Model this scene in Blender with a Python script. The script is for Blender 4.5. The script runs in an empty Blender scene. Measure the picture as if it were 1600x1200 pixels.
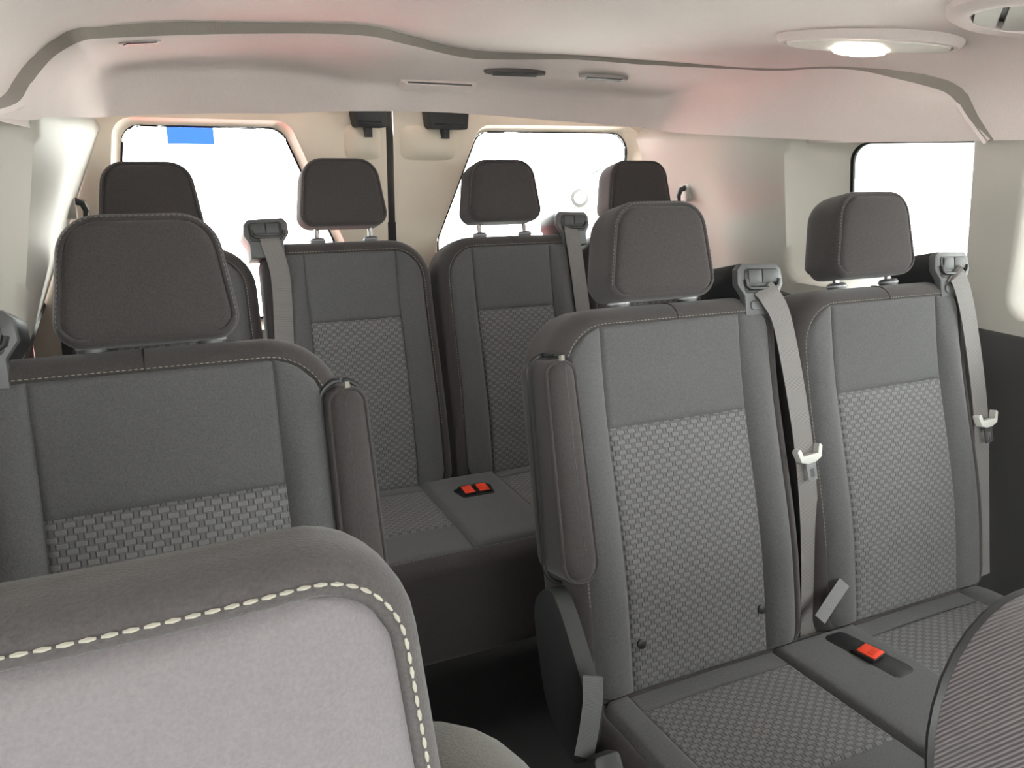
import bpy, math, random
from mathutils import Vector, Matrix
random.seed(7)
sc = bpy.context.scene
COL = sc.collection

# ------------------------------------------------------------------ camera
CZ = 1.25
F_PX, PITCH, YAW, ROLL = 1209.9, math.radians(16.363), math.radians(24.763), math.radians(.515)
fw = Vector((math.sin(YAW) * math.cos(PITCH), math.cos(YAW) * math.cos(PITCH), -math.sin(PITCH)))
rt0 = Vector((math.cos(YAW), -math.sin(YAW), 0))
up0 = rt0.cross(fw)
rt = rt0 * math.cos(ROLL) + up0 * math.sin(ROLL)
up = -rt0 * math.sin(ROLL) + up0 * math.cos(ROLL)
cd = bpy.data.cameras.new('camera')
cam = bpy.data.objects.new('camera', cd)
COL.objects.link(cam)
cam.matrix_world = Matrix(((rt.x, up.x, -fw.x, 0), (rt.y, up.y, -fw.y, 0), (rt.z, up.z, -fw.z, CZ), (0, 0, 0, 1)))
cd.sensor_fit = 'HORIZONTAL'
cd.sensor_width = 36
cd.lens = 36 * F_PX / 1600
cd.clip_start = .02
sc.camera = cam

# ------------------------------------------------------------------ sky, sun, exposure
w = bpy.data.worlds.new('sky')
sc.world = w
w.use_nodes = True
bg = w.node_tree.nodes['Background']
bg.inputs[0].default_value = (1.0, .99, .97, 1)
bg.inputs[1].default_value = 1.0
sl = bpy.data.lights.new('sun', 'SUN')
sl.energy = 4.0
sl.angle = math.radians(4)
sl.color = (1, .96, .9)
sun = bpy.data.objects.new('sun', sl)
COL.objects.link(sun)
sun_dir = Vector((-.25, .65, -.64))          # direction the light travels
sun.rotation_euler = sun_dir.to_track_quat('-Z', 'Y').to_euler()
sun.location = (4, -6, 9)
sc.view_settings.view_transform = 'Standard'
sc.view_settings.look = 'None'
sc.view_settings.gamma = 1
sc.view_settings.use_curve_mapping = False
sc.view_settings.exposure = 3.85
sc.cycles.use_denoising = True
sc.cycles.max_bounces = 10
sc.cycles.diffuse_bounces = 6
sc.cycles.transparent_max_bounces = 12


def portal(loc, direction, sx, sy):
    # sampling guide for daylight in a window opening: gives off no light of its own
    l = bpy.data.lights.new('window_portal', 'AREA')
    l.shape = 'RECTANGLE'
    l.size, l.size_y = sx, sy
    l.cycles.is_portal = True
    o = bpy.data.objects.new('window_portal', l)
    COL.objects.link(o)
    o.location = loc
    o.rotation_euler = Vector(direction).to_track_quat('-Z', 'Y').to_euler()


# ------------------------------------------------------------------ materials
class NT:
    def __init__(s, name):
        s.m = bpy.data.materials.new(name)
        s.m.use_nodes = True
        s.t = s.m.node_tree
        s.b = s.t.nodes['Principled BSDF']
        s.out = s.t.nodes['Material Output']

    def n(s, typ, **kw):
        x = s.t.nodes.new(typ)
        for k, v in kw.items():
            setattr(x, k, v)
        return x

    def l(s, a, b):
        s.t.links.new(a, b)

    def math(s, op, a, b=None, c=None):
        x = s.n('ShaderNodeMath', operation=op)
        for i, v in enumerate((a, b, c)):
            if v is None:
                continue
            if isinstance(v, (int, float)):
                x.inputs[i].default_value = v
            else:
                s.l(v, x.inputs[i])
        return x.outputs[0]

    def mix(s, fac, a, b):
        x = s.n('ShaderNodeMix', data_type='RGBA')
        for sock, v in ((x.inputs[0], fac), (x.inputs[6], a), (x.inputs[7], b)):
            if isinstance(v, (int, float)):
                sock.default_value = v
            elif isinstance(v, tuple):
                sock.default_value = (*v, 1)
            else:
                s.l(v, sock)
        return x.outputs[2]

    def noise(s, scale, detail=2, coord='Object'):
        tc = s.n('ShaderNodeTexCoord')
        x = s.n('ShaderNodeTexNoise')
        x.inputs['Scale'].default_value = scale
        x.inputs['Detail'].default_value = detail
        s.l(tc.outputs[coord], x.inputs['Vector'])
        return x.outputs['Fac']

    def bump(s, h, strength, dist=.001):
        x = s.n('ShaderNodeBump')
        x.inputs['Strength'].default_value = strength
        x.inputs['Distance'].default_value = dist
        s.l(h, x.inputs['Height'])
        s.l(x.outputs[0], s.b.inputs['Normal'])


def mul(c, k):
    return tuple(min(1, a * k) for a in c)


def fabric(name, col, grain=420, var=.45, bump=.4, rough=.95, sheen=.15):
    N = NT(name)
    f = N.noise(grain, 3)
    g = N.noise(9, 3)
    c = N.mix(f, mul(col, 1 - var), mul(col, 1 + var))
    c = N.mix(N.math('MULTIPLY', g, .35), c, mul(col, .8))
    N.l(c, N.b.inputs['Base Color'])
    N.b.inputs['Roughness'].default_value = rough
    N.b.inputs['Specular IOR Level'].default_value = .2
    N.b.inputs['Sheen Weight'].default_value = sheen
    N.bump(f, bump, .0012)
    return N.m


def plain(name, col, rough=.5, metal=0, spec=.5, grain=None, bump=.15):
    N = NT(name)
    N.b.inputs['Roughness'].default_value = rough
    N.b.inputs['Metallic'].default_value = metal
    N.b.inputs['Specular IOR Level'].default_value = spec
    f = N.noise(grain or 60, 3)
    N.l(N.mix(f, mul(col, .93), mul(col, 1.07)), N.b.inputs['Base Color'])
    if grain:
        N.bump(f, bump, .0008)
    return N.m


def weave(name, base, dash, dark, pw=.0205, ph=.0080):
    N = NT(name)
    uv = N.n('ShaderNodeUVMap')
    uv.uv_map = 'UVMap'
    sep = N.n('ShaderNodeSeparateXYZ')
    N.l(uv.outputs[0], sep.inputs[0])
    v = N.math('DIVIDE', sep.outputs[1], ph)
    par = N.math('FLOORED_MODULO', N.math('FLOOR', v), 2)
    uu = N.math('ADD', N.math('DIVIDE', sep.outputs[0], pw), N.math('MULTIPLY', par, .5))
    fx = N.math('ABSOLUTE', N.math('SUBTRACT', N.math('FRACT', uu), .5))
    fy = N.math('ABSOLUTE', N.math('SUBTRACT', N.math('FRACT', v), .5))

    def sm(x, lo, hi):            # 1 below lo, 0 above hi
        r = N.n('ShaderNodeMapRange', interpolation_type='SMOOTHSTEP')
        r.inputs[1].default_value = lo
        r.inputs[2].default_value = hi
        r.inputs[3].default_value = 1
        r.inputs[4].default_value = 0
        N.l(x, r.inputs[0])
        return r.outputs[0]
    d = N.math('MULTIPLY', sm(fx, .26, .31), sm(fy, .27, .36))
    core = N.math('MULTIPLY', sm(fx, .19, .24), sm(fy, .18, .26))
    tick = N.math('MULTIPLY', sm(N.math('ABSOLUTE', N.math('SUBTRACT', fx, .345)), .02, .04), sm(fy, .40, .5))
    g = N.noise(900, 3)
    c = N.mix(g, mul(base, .75), mul(base, 1.25))
    c = N.mix(N.math('MULTIPLY', d, .85), c, dash)
    c = N.mix(N.math('MULTIPLY', core, .45), c, base)
    c = N.mix(N.math('MULTIPLY', tick, .85), c, dark)
    N.l(c, N.b.inputs['Base Color'])
    N.b.inputs['Roughness'].default_value = .9
    N.b.inputs['Specular IOR Level'].default_value = .25
    N.b.inputs['Sheen Weight'].default_value = .1
    h = N.math('ADD', N.math('SUBTRACT', N.math('MULTIPLY', d, .6), N.math('MULTIPLY', tick, .8)), N.math('MULTIPLY', g, .25))
    N.bump(h, .6, .0012)
    return N.m


def twill(name, base, light):
    N = NT(name)
    tc = N.n('ShaderNodeTexCoord')
    wv = N.n('ShaderNodeTexWave', wave_type='BANDS', bands_direction='DIAGONAL')
    wv.inputs['Scale'].default_value = 125
    wv.inputs['Distortion'].default_value = .3
    wv.inputs['Detail'].default_value = 0
    mp = N.n('ShaderNodeMapping')
    mp.inputs['Scale'].default_value = (.1, 1.5, 1.0)
    N.l(tc.outputs['Object'], mp.inputs[0])
    N.l(mp.outputs[0], wv.inputs[0])
    g = N.noise(120, 3)
    c = N.mix(wv.outputs['Fac'], base, light)
    c = N.mix(N.math('MULTIPLY', g, .4), c, mul(base, .9))
    N.l(c, N.b.inputs['Base Color'])
    N.b.inputs['Roughness'].default_value = .95
    N.b.inputs['Sheen Weight'].default_value = .3
    N.bump(wv.outputs['Fac'], .5, .001)
    return N.m


def webbing(name, col):
    N = NT(name)
    uv = N.n('ShaderNodeUVMap')
    uv.uv_map = 'UVMap'
    wv = N.n('ShaderNodeTexWave', wave_type='BANDS', bands_direction='Y')
    wv.inputs['Scale'].default_value = 130
    wv.inputs['Distortion'].default_value = .5
    N.l(uv.outputs[0], wv.inputs[0])
    N.l(N.mix(wv.outputs['Fac'], mul(col, .72), mul(col, 1.2)), N.b.inputs['Base Color'])
    N.b.inputs['Roughness'].default_value = .7
    N.b.inputs['Sheen Weight'].default_value = .1
    N.bump(wv.outputs['Fac'], .35, .0008)
    return N.m


def glass(name, tint=(1, 1, 1)):
    N = NT(name)
    N.t.nodes.remove(N.b)
    tr = N.n('ShaderNodeBsdfTransparent')
    tr.inputs[0].default_value = (*tint, 1)
    gl = N.n('ShaderNodeBsdfGlossy')
    gl.inputs['Roughness'].default_value = .02
    fr = N.n('ShaderNodeFresnel')
    fr.inputs[0].default_value = 1.25
    mx = N.n('ShaderNodeMixShader')
    N.l(fr.outputs[0], mx.inputs[0])
    N.l(tr.outputs[0], mx.inputs[1])
    N.l(gl.outputs[0], mx.inputs[2])
    N.l(mx.outputs[0], N.out.inputs[0])
    return N.m


def emit(name, col, k):
    N = NT(name)
    N.b.inputs['Base Color'].default_value = (*col, 1)
    N.b.inputs['Emission Color'].default_value = (*col, 1)
    N.b.inputs['Emission Strength'].default_value = k
    return N.m


M_PANEL = fabric('charcoal_seat_fabric', (.092, .091, .0935))
M_COVER = fabric('dark_cover_fabric', (.052, .046, .046), grain=480)
M_HEAD = fabric('headrest_fabric', (.056, .050, .050), grain=480)
M_WEAVE = weave('woven_dash_fabric', (.112, .110, .112), (.182, .179, .177), (.034, .034, .034))
M_TWILL = twill('ribbed_cover_fabric', (.045, .036, .038), (.17, .15, .155))
M_THREAD = plain('pale_thread', (.26, .245, .205), .8)
M_THREAD2 = plain('grey_thread', (.16, .15, .15), .8)
M_BLACK = plain('black_plastic', (.018, .018, .019), .45, grain=900)
M_GREYP = plain('grey_plastic', (.085, .085, .088), .45, grain=900)
M_FLAP = plain('flap_plastic', (.055, .058, .058), .55)
M_DARKP = plain('dark_plastic', (.035, .036, .037), .5, grain=700)
M_SHELL = plain('seat_shell_plastic', (.03, .032, .032), .55, grain=700)
M_CHROME = plain('chrome', (.75, .76, .78), .12, 1)
M_TONGUE = plain('pale_tongue_plastic', (.55, .55, .52), .4)
M_STEEL = plain('steel', (.85, .85, .88), .25, 1)
M_RING = plain('sleeve_grey', (.30, .30, .31), .25)
M_WEB = webbing('belt_webbing', (.16, .15, .145))
M_WEB2 = webbing('grey_webbing', (.17, .17, .175))
M_RED = plain('red_buckle', (.85, .07, .03), .35)
M_LINER = fabric('headliner_felt', (.74, .665, .65), grain=300, var=.09, bump=.35, sheen=.05)
M_TRIM = plain('light_trim', (.47, .45, .41), .55, grain=1200, bump=.06)
M_DOORT = plain('door_trim', (.80, .72, .60), .5, grain=1200, bump=.06)
M_LOWER = plain('lower_trim', (.055, .053, .053), .6, grain=900)
M_FLOOR = plain('floor_vinyl', (.022, .023, .024), .6, grain=500)
M_RUBBER = plain('rubber_seal', (.012, .012, .012), .7)
M_GLASS = glass('window_glass', (.93, .96, .95))
M_LENS = emit('lamp_lens', (1, .93, .8), 1.2)
M_LAMPW = plain('lamp_white', (.75, .73, .68), .4)


# ------------------------------------------------------------------ object helpers
ORG = {}


def thing(name, label, cat, loc, group=None):
    o = bpy.data.objects.new(name, None)
    COL.objects.link(o)
    o.location = loc
    ORG[o.name] = Vector(loc)
    o['label'] = label
    o['category'] = cat
    if group:
        o['group'] = group
    return o


def mk(name, verts, faces, mat, parent=None, smooth=True, uvs=None, kind=None, label=None, cat=None, angle=40):
    """verts in world space; the object's origin is its thing's base"""
    if parent is not None:
        org = ORG[parent.name]
    else:
        xs = [v[0] for v in verts]; ys = [v[1] for v in verts]; zs = [v[2] for v in verts]
        org = Vector(((min(xs) + max(xs)) / 2, (min(ys) + max(ys)) / 2, min(zs)))
    me = bpy.data.meshes.new(name)
    me.from_pydata([tuple(Vector(v) - org) for v in verts], [], faces)
    if uvs is not None:
        ul = me.uv_layers.new(name='UVMap')
        for lp in me.loops:
            ul.data[lp.index].uv = uvs[lp.vertex_index]
    me.materials.append(mat)
    if smooth:
        for p in me.polygons:
            p.use_smooth = True
        me.set_sharp_from_angle(angle=math.radians(angle))
    me.update()
    o = bpy.data.objects.new(name, me)
    COL.objects.link(o)
    if parent is not None:
        o.parent = parent
    else:
        o.location = org
    ORG[o.name] = org
    if kind:
        o['kind'] = kind
    if label:
        o['label'] = label
    if cat:
        o['category'] = cat
    return o


class MB:
    """collects pieces into one mesh"""
    def __init__(s):
        s.v = []; s.f = []; s.uv = []

    def add(s, v, f, uv=None):
        k = len(s.v)
        s.v += [tuple(a) for a in v]
        s.uv += uv if uv else [(0, 0)] * len(v)
        s.f += [tuple(i + k for i in q) for q in f]

    def box(s, T, a, b):
        (x0, y0, z0), (x1, y1, z1) = a, b
        s.add([T(x, y, z) for x in (x0, x1) for y in (y0, y1) for z in (z0, z1)],
              [(0, 1, 3, 2), (4, 6, 7, 5), (0, 4, 5, 1), (2, 3, 7, 6), (0, 2, 6, 4), (1, 5, 7, 3)])

    def tube(s, pts, r, n=10, cap=True):
        pts = [Vector(p) for p in pts]
        rs = r if isinstance(r, (list, tuple)) else [r] * len(pts)
        v = []; f = []
        prev = None
        for i, p in enumerate(pts):
            d = (pts[min(i + 1, len(pts) - 1)] - pts[max(i - 1, 0)]).normalized()
            a = d.orthogonal().normalized() if prev is None else (prev - d * prev.dot(d)).normalized()
            prev = a
            b = d.cross(a)
            for k in range(n):
                t = 2 * math.pi * k / n
                v.append(p + (a * math.cos(t) + b * math.sin(t)) * rs[i])
        for i in range(len(pts) - 1):
            for k in range(n):
                f.append((i * n + k, i * n + (k + 1) % n, (i + 1) * n + (k + 1) % n, (i + 1) * n + k))
        if cap:
            f.append(tuple(range(n - 1, -1, -1)))
            f.append(tuple((len(pts) - 1) * n + k for k in range(n)))
        s.add(v, f)

    def prism(s, T, pts, w0, w1, ch=.003):
        """polygon (u,v) CCW seen from -w, from w0 (front) to w1, chamfered front edge"""
        cx = sum(p[0] for p in pts) / len(pts); cy = sum(p[1] for p in pts) / len(pts)

        def ins(k):
            out = []
            for x, y in pts:
                d = math.hypot(x - cx, y - cy) or 1
                out.append((x - (x - cx) / d * k, y - (y - cy) / d * k))
            return out
        rings = [(ins(ch), w0), (ins(ch * .3), w0 + ch * .3), (pts, w0 + ch), (pts, w1)]
        n = len(pts); v = []; f = []
        for q, ww in rings:
            v += [T(x, y, ww) for x, y in q]
        f.append(tuple(range(n)))
        for r in range(3):
            for k in range(n):
                a, b = r * n + k, r * n + (k + 1) % n
                f.append((a, a + n, b + n, b))
        f.append(tuple(3 * n + k for k in range(n - 1, -1, -1)))
        s.add(v, f)

    def ribbon(s, pts, wid, nrm, th=.0015):
        pts = [Vector(p) for p in pts]
        v = []; uv = []; L = 0
        for i, p in enumerate(pts):
            d = (pts[min(i + 1, len(pts) - 1)] - pts[max(i - 1, 0)]).normalized()
            nn = Vector(nrm[i] if isinstance(nrm, list) else nrm)
            side = d.cross(nn).normalized()
            nn = side.cross(d).normalized()
            wd = wid[i] if isinstance(wid, list) else wid
            if i:
                L += (p - pts[i - 1]).length
            for a, b in ((-1, 1), (1, 1), (1, -1), (-1, -1)):
                v.append(p + side * a * wd / 2 + nn * b * th / 2)
                uv.append((a * wd / 2, L))
        f = [(0, 1, 2, 3)]
        for i in range(len(pts) - 1):
            for k in range(4):
                f.append((i * 4 + k, (i + 1) * 4 + k, (i + 1) * 4 + (k + 1) % 4, i * 4 + (k + 1) % 4))
        e = (len(pts) - 1) * 4
        f.append((e + 3, e + 2, e + 1, e))
        s.add(v, f, uv)

    def build(s, name, mat, parent=None, **kw):
        return mk(name, s.v, s.f, mat, parent, uvs=s.uv, **kw)


def ident(x, y, z):
    return Vector((x, y, z))


def frame(O, tilt, kind='back'):
    O = Vector(O)
    if kind == 'back':
        V = Vector((0, math.sin(tilt), math.cos(tilt)))
    else:                      # cushion: v runs to the rear, face up
        V = Vector((0, math.cos(tilt), -math.sin(tilt)))
    U = Vector((1, 0, 0))
    W = -(U.cross(V))
    return lambda u, v, w: O + U * u + V * v + W * w


def rounded_poly(corners, seg=.02, nc=8):
    """corners (x,y,r) CCW -> points and outward normals"""
    n = len(corners)
    P = []; Nn = []
    info = []
    for i in range(n):
        p = Vector(corners[i][:2]); a = Vector(corners[i - 1][:2]); b = Vector(corners[(i + 1) % n][:2])
        r = corners[i][2]
        d0 = (p - a).normalized(); d1 = (b - p).normalized()
        ang = math.acos(max(-1, min(1, d0.dot(d1))))
        tl = r * math.tan(ang / 2)
        s = p - d0 * tl; e = p + d1 * tl
        n0 = Vector((d0.y, -d0.x)); n1 = Vector((d1.y, -d1.x))
        c = s - n0 * r
        info.append((s, e, n0, n1, c, r, ang))
    for i in range(n):
        s, e, n0, n1, c, r, ang = info[i]
        k = max(1, nc if r > .001 else 1)
        for j in range(k + 1):
            t = j / k
            a0 = math.atan2(n0.y, n0.x)
            a1 = a0 + ang * t
            nn = Vector((math.cos(a1), math.sin(a1)))
            P.append(c + nn * r); Nn.append(nn)
        s2 = info[(i + 1) % n][0]
        L = (s2 - e).length
        m = int(L / seg)
        for j in range(1, m):
            P.append(e.lerp(s2, j / m)); Nn.append(n1.copy())
    return P, Nn


def positions(a, b, step=.018, fine=True):
    L = b - a
    if L < .02 or not fine:
        k = max(2, int(L / step) + 1)
        return [a + L * i / k for i in range(k + 1)]
    e = [0, .002, .005, .009, .014]
    e = [x for x in e if x < L * .4]
    k = max(2, int((L - 2 * e[-1]) / step))
    mid = [e[-1] + (L - 2 * e[-1]) * i / k for i in range(1, k)]
    return [a + x for x in e + mid] + [b - x for x in reversed(e)]


def tuckf(d, depth=.0045, wd=.007):
    t = max(0, 1 - d / wd)
    return depth * t * t


class Pad:
    """upholstered block: inner face split into sewn patches, rolled rim, sides and back"""
    def __init__(s, T, corners, ds, hw, thick, hb, rb, curve=None, bulge=None, seg=.02, open_bottom=False):
        s.ob = open_bottom
        s.T = T; s.ds = ds; s.hw = hw
        s.curve = curve or (lambda u, v: 0)
        s.bulge = bulge or (lambda u, v: 0)
        s.P, s.N = rounded_poly(corners, seg)
        s.thick, s.hb, s.rb = thick, hb, rb
        ys = [p.y for p in s.P]
        s.v0, s.v1 = min(ys), max(ys)

    def span(s, v):
        v = min(max(v, s.v0 + 1e-5), s.v1 - 1e-5)
        xs = []
        n = len(s.P)
        for i in range(n):
            a, b = s.P[i], s.P[(i + 1) % n]
            if (a.y - v) * (b.y - v) <= 0 and abs(a.y - b.y) > 1e-9:
                xs.append(a.x + (b.x - a.x) * (v - a.y) / (b.y - a.y))
        return min(xs), max(xs)

    def rim(s, name, mat, parent, **kw):
        prof = []
        for i in range(8):
            ph = math.pi / 2 * i / 7
            t = s.ds * math.sin(ph)
            prof.append((t, s.hw * (1 - math.cos(ph)) + tuckf(t, .004, .006)))
        for t in (.0015, .004):
            if t < s.ds * .5:
                prof.append((t, s.hw * (1 - math.sqrt(1 - (t / s.ds) ** 2)) + tuckf(t, .004, .006)))
        prof.sort()
        wb = s.thick - s.hb
        for k in (.25, .5, .75, 1):
            prof.append((s.ds, s.hw + (wb - s.hw) * k))
        for i in range(1, 6):
            ph = math.pi / 2 * i / 5
            prof.append((s.ds - s.rb * (1 - math.cos(ph)), wb + s.hb * math.sin(ph)))
        n = len(s.P); v = []; f = []; uv = []
        prof = [(-.004, .012)] + prof
        for t, ww0 in prof:
            for p, nn in zip(s.P, s.N):
                q = p + nn * t
                ww = ww0
                if s.ob and nn.y < -.3 and 0 <= t < .008:
                    ww = s.hw * (1 - math.sqrt(max(0, 1 - (t / s.ds) ** 2)))
                v.append(s.T(q.x, q.y, ww + s.curve(q.x, q.y))); uv.append((q.x + ww, q.y))
        for r in range(len(prof) - 1):
            for k in range(n):
                a, b = r * n + k, r * n + (k + 1) % n
                f.append((a, a + n, b + n, b))
        e = (len(prof) - 1) * n
        f.append(tuple(e + k for k in range(n - 1, -1, -1)))
        f.append(tuple(range(n)))
        return mk(name, v, f, mat, parent, uvs=uv, **kw)

    def patch(s, name, mat, parent, c0, c1, v0, v1, step=.018, uvo=(0, 0), **kw):
        """c0/c1: u of a seam, or None for the block's own edge"""
        v0 = s.v0 if v0 is None else v0
        v1 = s.v1 if v1 is None else v1
        rows = positions(v0, v1, step)
        ref0, ref1 = s.span((v0 + v1) / 2)
        cols = positions(ref0 if c0 is None else c0, ref1 if c1 is None else c1, step)
        a0, a1 = cols[0], cols[-1]
        V = []; F = []; UV = []
        for v in rows:
            l, r = s.span(v)
            L = l if c0 is None else max(c0, l)
            R = r if c1 is None else min(c1, r)
            if R < L + .002:
                R = L + .002
            for c in cols:
                u = L + (R - L) * (c - a0) / (a1 - a0)
                d = max(0, min(u - L, R - u, 1 if s.ob else v - v0, v1 - v))
                de = min(1, max(0, min(d, v - v0)) / .016)
                ww = tuckf(d) + s.bulge(u, v) * de * (2 - de) + s.curve(u, v)
                V.append(s.T(u, v, ww)); UV.append((u + uvo[0], v + uvo[1]))
        nc = len(cols)
        for j in range(len(rows) - 1):
            for i in range(nc - 1):
                a = j * nc + i
                F.append((a, a + 1, a + nc + 1, a + nc))
        return mk(name, V, F, mat, parent, uvs=UV, **kw)

    def stitches(s, name, parent, cond, t=.004, mat=None, ln=.0046, gap=.0022, r=.0007):
        mat = mat or M_THREAD
        n = len(s.P)
        start = next(i for i in range(n) if not cond(s.P[i]))
        run = []
        for i in range(n):
            k = (start + i) % n
            if cond(s.P[k]):
                q = s.P[k] + s.N[k] * t
                ww = s.hw * (1 - math.sqrt(max(0, 1 - (t / s.ds) ** 2))) + tuckf(t, .004, .006)
                run.append(Vector(s.T(q.x, q.y, ww + s.curve(q.x, q.y) - r * .5)))
        return stitch_line(name, run, parent, mat, ln, gap, r)


def stitch_line(name, run, parent, mat, ln=.0046, gap=.0022, r=.0008):
    d = [0]
    for a, b in zip(run, run[1:]):
        d.append(d[-1] + (b - a).length)

    def at(x):
        for i in range(len(d) - 1):
            if d[i + 1] >= x:
                return run[i].lerp(run[i + 1], (x - d[i]) / max(1e-9, d[i + 1] - d[i]))
        return run[-1]
    mb = MB(); x = 0
    while x + ln < d[-1]:
        a, m_, b = at(x), at(x + ln / 2), at(x + ln)
        mb.tube([a, m_, b], [r * .5, r, r * .5], 5)
        x += ln + gap
    return mb.build(name, mat, parent, kind='stuff')


# ------------------------------------------------------------------ the van: shell
X0 = .68                       # mid-plane of the body


def lerp(a, b, t):
    t = max(0, min(1, t))
    return a + (b - a) * t


def wall_x(y, z):
    base = lerp(1.635, 1.575, (y - 1.15) / .45)
    lean = lerp(.12, .20, (y - 1.15) / .5) if y < 1.65 else lerp(.20, .42, (y - 1.65) / .5)
    return base - lean * (min(z, 1.328) - 1.0) + max(0, z - 1.328) * 1.2


def side(sgn):
    return (lambda x: x) if sgn > 0 else (lambda x: 2 * X0 - x)


def loop_lerp(A, B, k):
    return [(a[0] + (b[0] - a[0]) * k, a[1] + (b[1] - a[1]) * k) for a, b in zip(A, B)]


def rect_loop(hole, y0, y1, z0, z1):
    """for each hole point the matching point on the rectangle, seen from the hole's centre"""
    cy = sum(p[0] for p in hole) / len(hole); cz = sum(p[1] for p in hole) / len(hole)
    out = []
    for y, z in hole:
        dy, dz = y - cy, z - cz
        k = min([(y1 - cy) / dy if dy > 1e-9 else (y0 - cy) / dy if dy < -1e-9 else 1e9,
                 (z1 - cz) / dz if dz > 1e-9 else (z0 - cz) / dz if dz < -1e-9 else 1e9])
        out.append((cy + dy * k, cz + dz * k))
    # snap the nearest points to the true corners
    for c in ((y0, z0), (y0, z1), (y1, z0), (y1, z1)):
        i = min(range(len(out)), key=lambda i: (out[i][0] - c[0]) ** 2 + (out[i][1] - c[1]) ** 2)
        out[i] = c
    return out


def bridge(loops3d, close=True):
    n = len(loops3d[0]); v = [p for L in loops3d for p in L]; f = []
    for r in range(len(loops3d) - 1):
        for k in range(n):
            a, b = r * n + k, r * n + (k + 1) % n
            f.append((a, b, b + n, a + n))
    return v, f


def side_wall(sgn):
    sx = side(sgn)
    nm = 'right' if sgn > 0 else 'left'
    wins = [(1.145, 1.635, .93, 1.335, 1.092, 2.20), (-.55 if sgn > 0 else -.60, 1.04 if sgn > 0 else .22, .93, 1.335, -.75, 1.092)]  # left front window cut short: unseen blank wall added to darken the single seat
    base = None
    for k, (a, b, z0, z1, y0, y1) in enumerate(wins):
        hole = rounded_poly([(a, z0, .05), (b, z0, .05), (b - .01, z1, .05), (a + .01, z1, .05)], .014, 8)[0]
        hole = [(p.x, p.y) for p in hole]
        outer = rect_loop(hole, y0, y1, .89, 1.46)
        loops = []
        for t in (0, .06, .12, .18, .25, .32, .4, .5, .6, .7, .8, .9):
            loops.append([Vector((sx(wall_x(y, z)), y, z)) for y, z in loop_lerp(outer, hole, t)])
        cy, cz = (a + b) / 2, (z0 + z1) / 2
        kk = k

        def shrink(m):
            return [(y - math.copysign(min(m * (1.8 if (y > cy and kk == 0) else 1), abs(y - cy)), y - cy), z - math.copysign(min(m, abs(z - cz)), z - cz)) for y, z in hole]
        for m, dx in ((0, .006), (.003, .025), (.012, .06), (.026, .105), (.042, .150)):
            loops.append([Vector((sx(wall_x(y, z) + dx), y, z)) for y, z in shrink(m)])
        v, f = bridge(loops)
        if base is None:
            base = mk('wall_' + nm, v, f, M_TRIM, kind='structure', angle=60)
        else:
            o = mk('pillar_trim', v, f, M_TRIM, base, angle=60)  # on the left this includes the blank added for shade
        # rubber seal and pane
        seal = [[Vector((sx(wall_x(y, z) + dx), y, z)) for y, z in shrink(m)] for m, dx in ((.0405, .149), (.0405, .160), (.0455, .160), (.0455, .153))]
        v, f = bridge(seal)
        win = mk('window_%d' % ((1 if sgn > 0 else 3) + k), v, f, M_RUBBER, kind='structure')
        pane = [Vector((sx(wall_x(y, z) + .157), y, z)) for y, z in shrink(.045)]
        pane2 = [Vector((sx(wall_x(y, z) + .161), y, z)) for y, z in shrink(.045)]
        n = len(pane)
        mk('pane', pane + pane2, [tuple(range(n)), tuple(range(2 * n - 1, n - 1, -1))] + [(i, i + n, (i + 1) % n + n, (i + 1) % n) for i in range(n)], M_GLASS, win, smooth=False)
        portal((sx(wall_x(cy, cz) + .20), cy, cz), (-sgn, 0, 0), b - a, z1 - z0)
    # outer skin strip (roof rail to sill) so that no light leaks around the trim
    mb = MB()
    ys = [-.75 + i * .1 for i in range(31)]
    prof = lambda y: [(wall_x(y, .89), .895), (wall_x(y, .89) - .004, .885), (1.66, .80), (1.665, .5), (1.66, .05), (1.63, 0)]
    v = []; f = []
    for y in ys:
        v += [Vector((sx(x), y, z)) for x, z in prof(y)]
    n = 6
    for i in range(len(ys) - 1):
        for k in range(n - 1):
            a = i * n + k
            f.append((a, a + 1, a + n + 1, a + n) if sgn > 0 else (a, a + n, a + n + 1, a + 1))
    mk('lower_trim_panel', v, f, M_LOWER, base)
    # outer body skin around the windows
    v = []; f = []
    mb = MB()
    for (y0, y1, z0, z1) in ((-.75, 2.25, -.25, .93), (-.75, 2.25, 1.43, 1.56), (1.04 if sgn > 0 else .22, 1.145, .9, 1.4), (1.635, 2.25, .9, 1.4), (-.75, -.55, .9, 1.4)):  # left side also closes the unseen blank that dims the single seat
        mb.box(lambda x, y, z: Vector((sx(x), y, z)), (1.805, y0, z0), (1.82, y1, z1))
    mb.build('body_panel', plain('white_paint', (.7, .7, .7), .3), base, smooth=False)
    return base


wall_right = side_wall(1)
wall_left = side_wall(-1)

# floor
mb = MB()
mb.box(ident, (2 * X0 - 1.64, -1.0, -.03), (1.64, 2.24, 0))
floor = mb.build('floor', M_FLOOR, kind='structure', smooth=False)
mb = MB()
mb.box(ident, (.14, .42, .0005), (.56, 1.22, .006))
mb.build('floor_mat', fabric('mat_carpet', (.05, .052, .052), grain=400), floor, smooth=False)


# headliner: main skin
def zmain(x):
    a = min(abs(x - X0) / (.90 if x > X0 else .85), 1)
    return 1.29 + .215 * (1 - a ** 3.5) ** (1 / 3.5)


def ceil_section(n=48):
    out = []
    for i in range(n + 1):
        th = math.pi * i / n
        c, s_ = math.cos(th), math.sin(th)
        r = (abs(c) ** 3.5 + abs(s_) ** 3.5) ** (-1 / 3.5)
        out.append((X0 - (.85 if c > 0 else .90) * r * c, 1.29 + .215 * r * s_))
    return out


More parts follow.
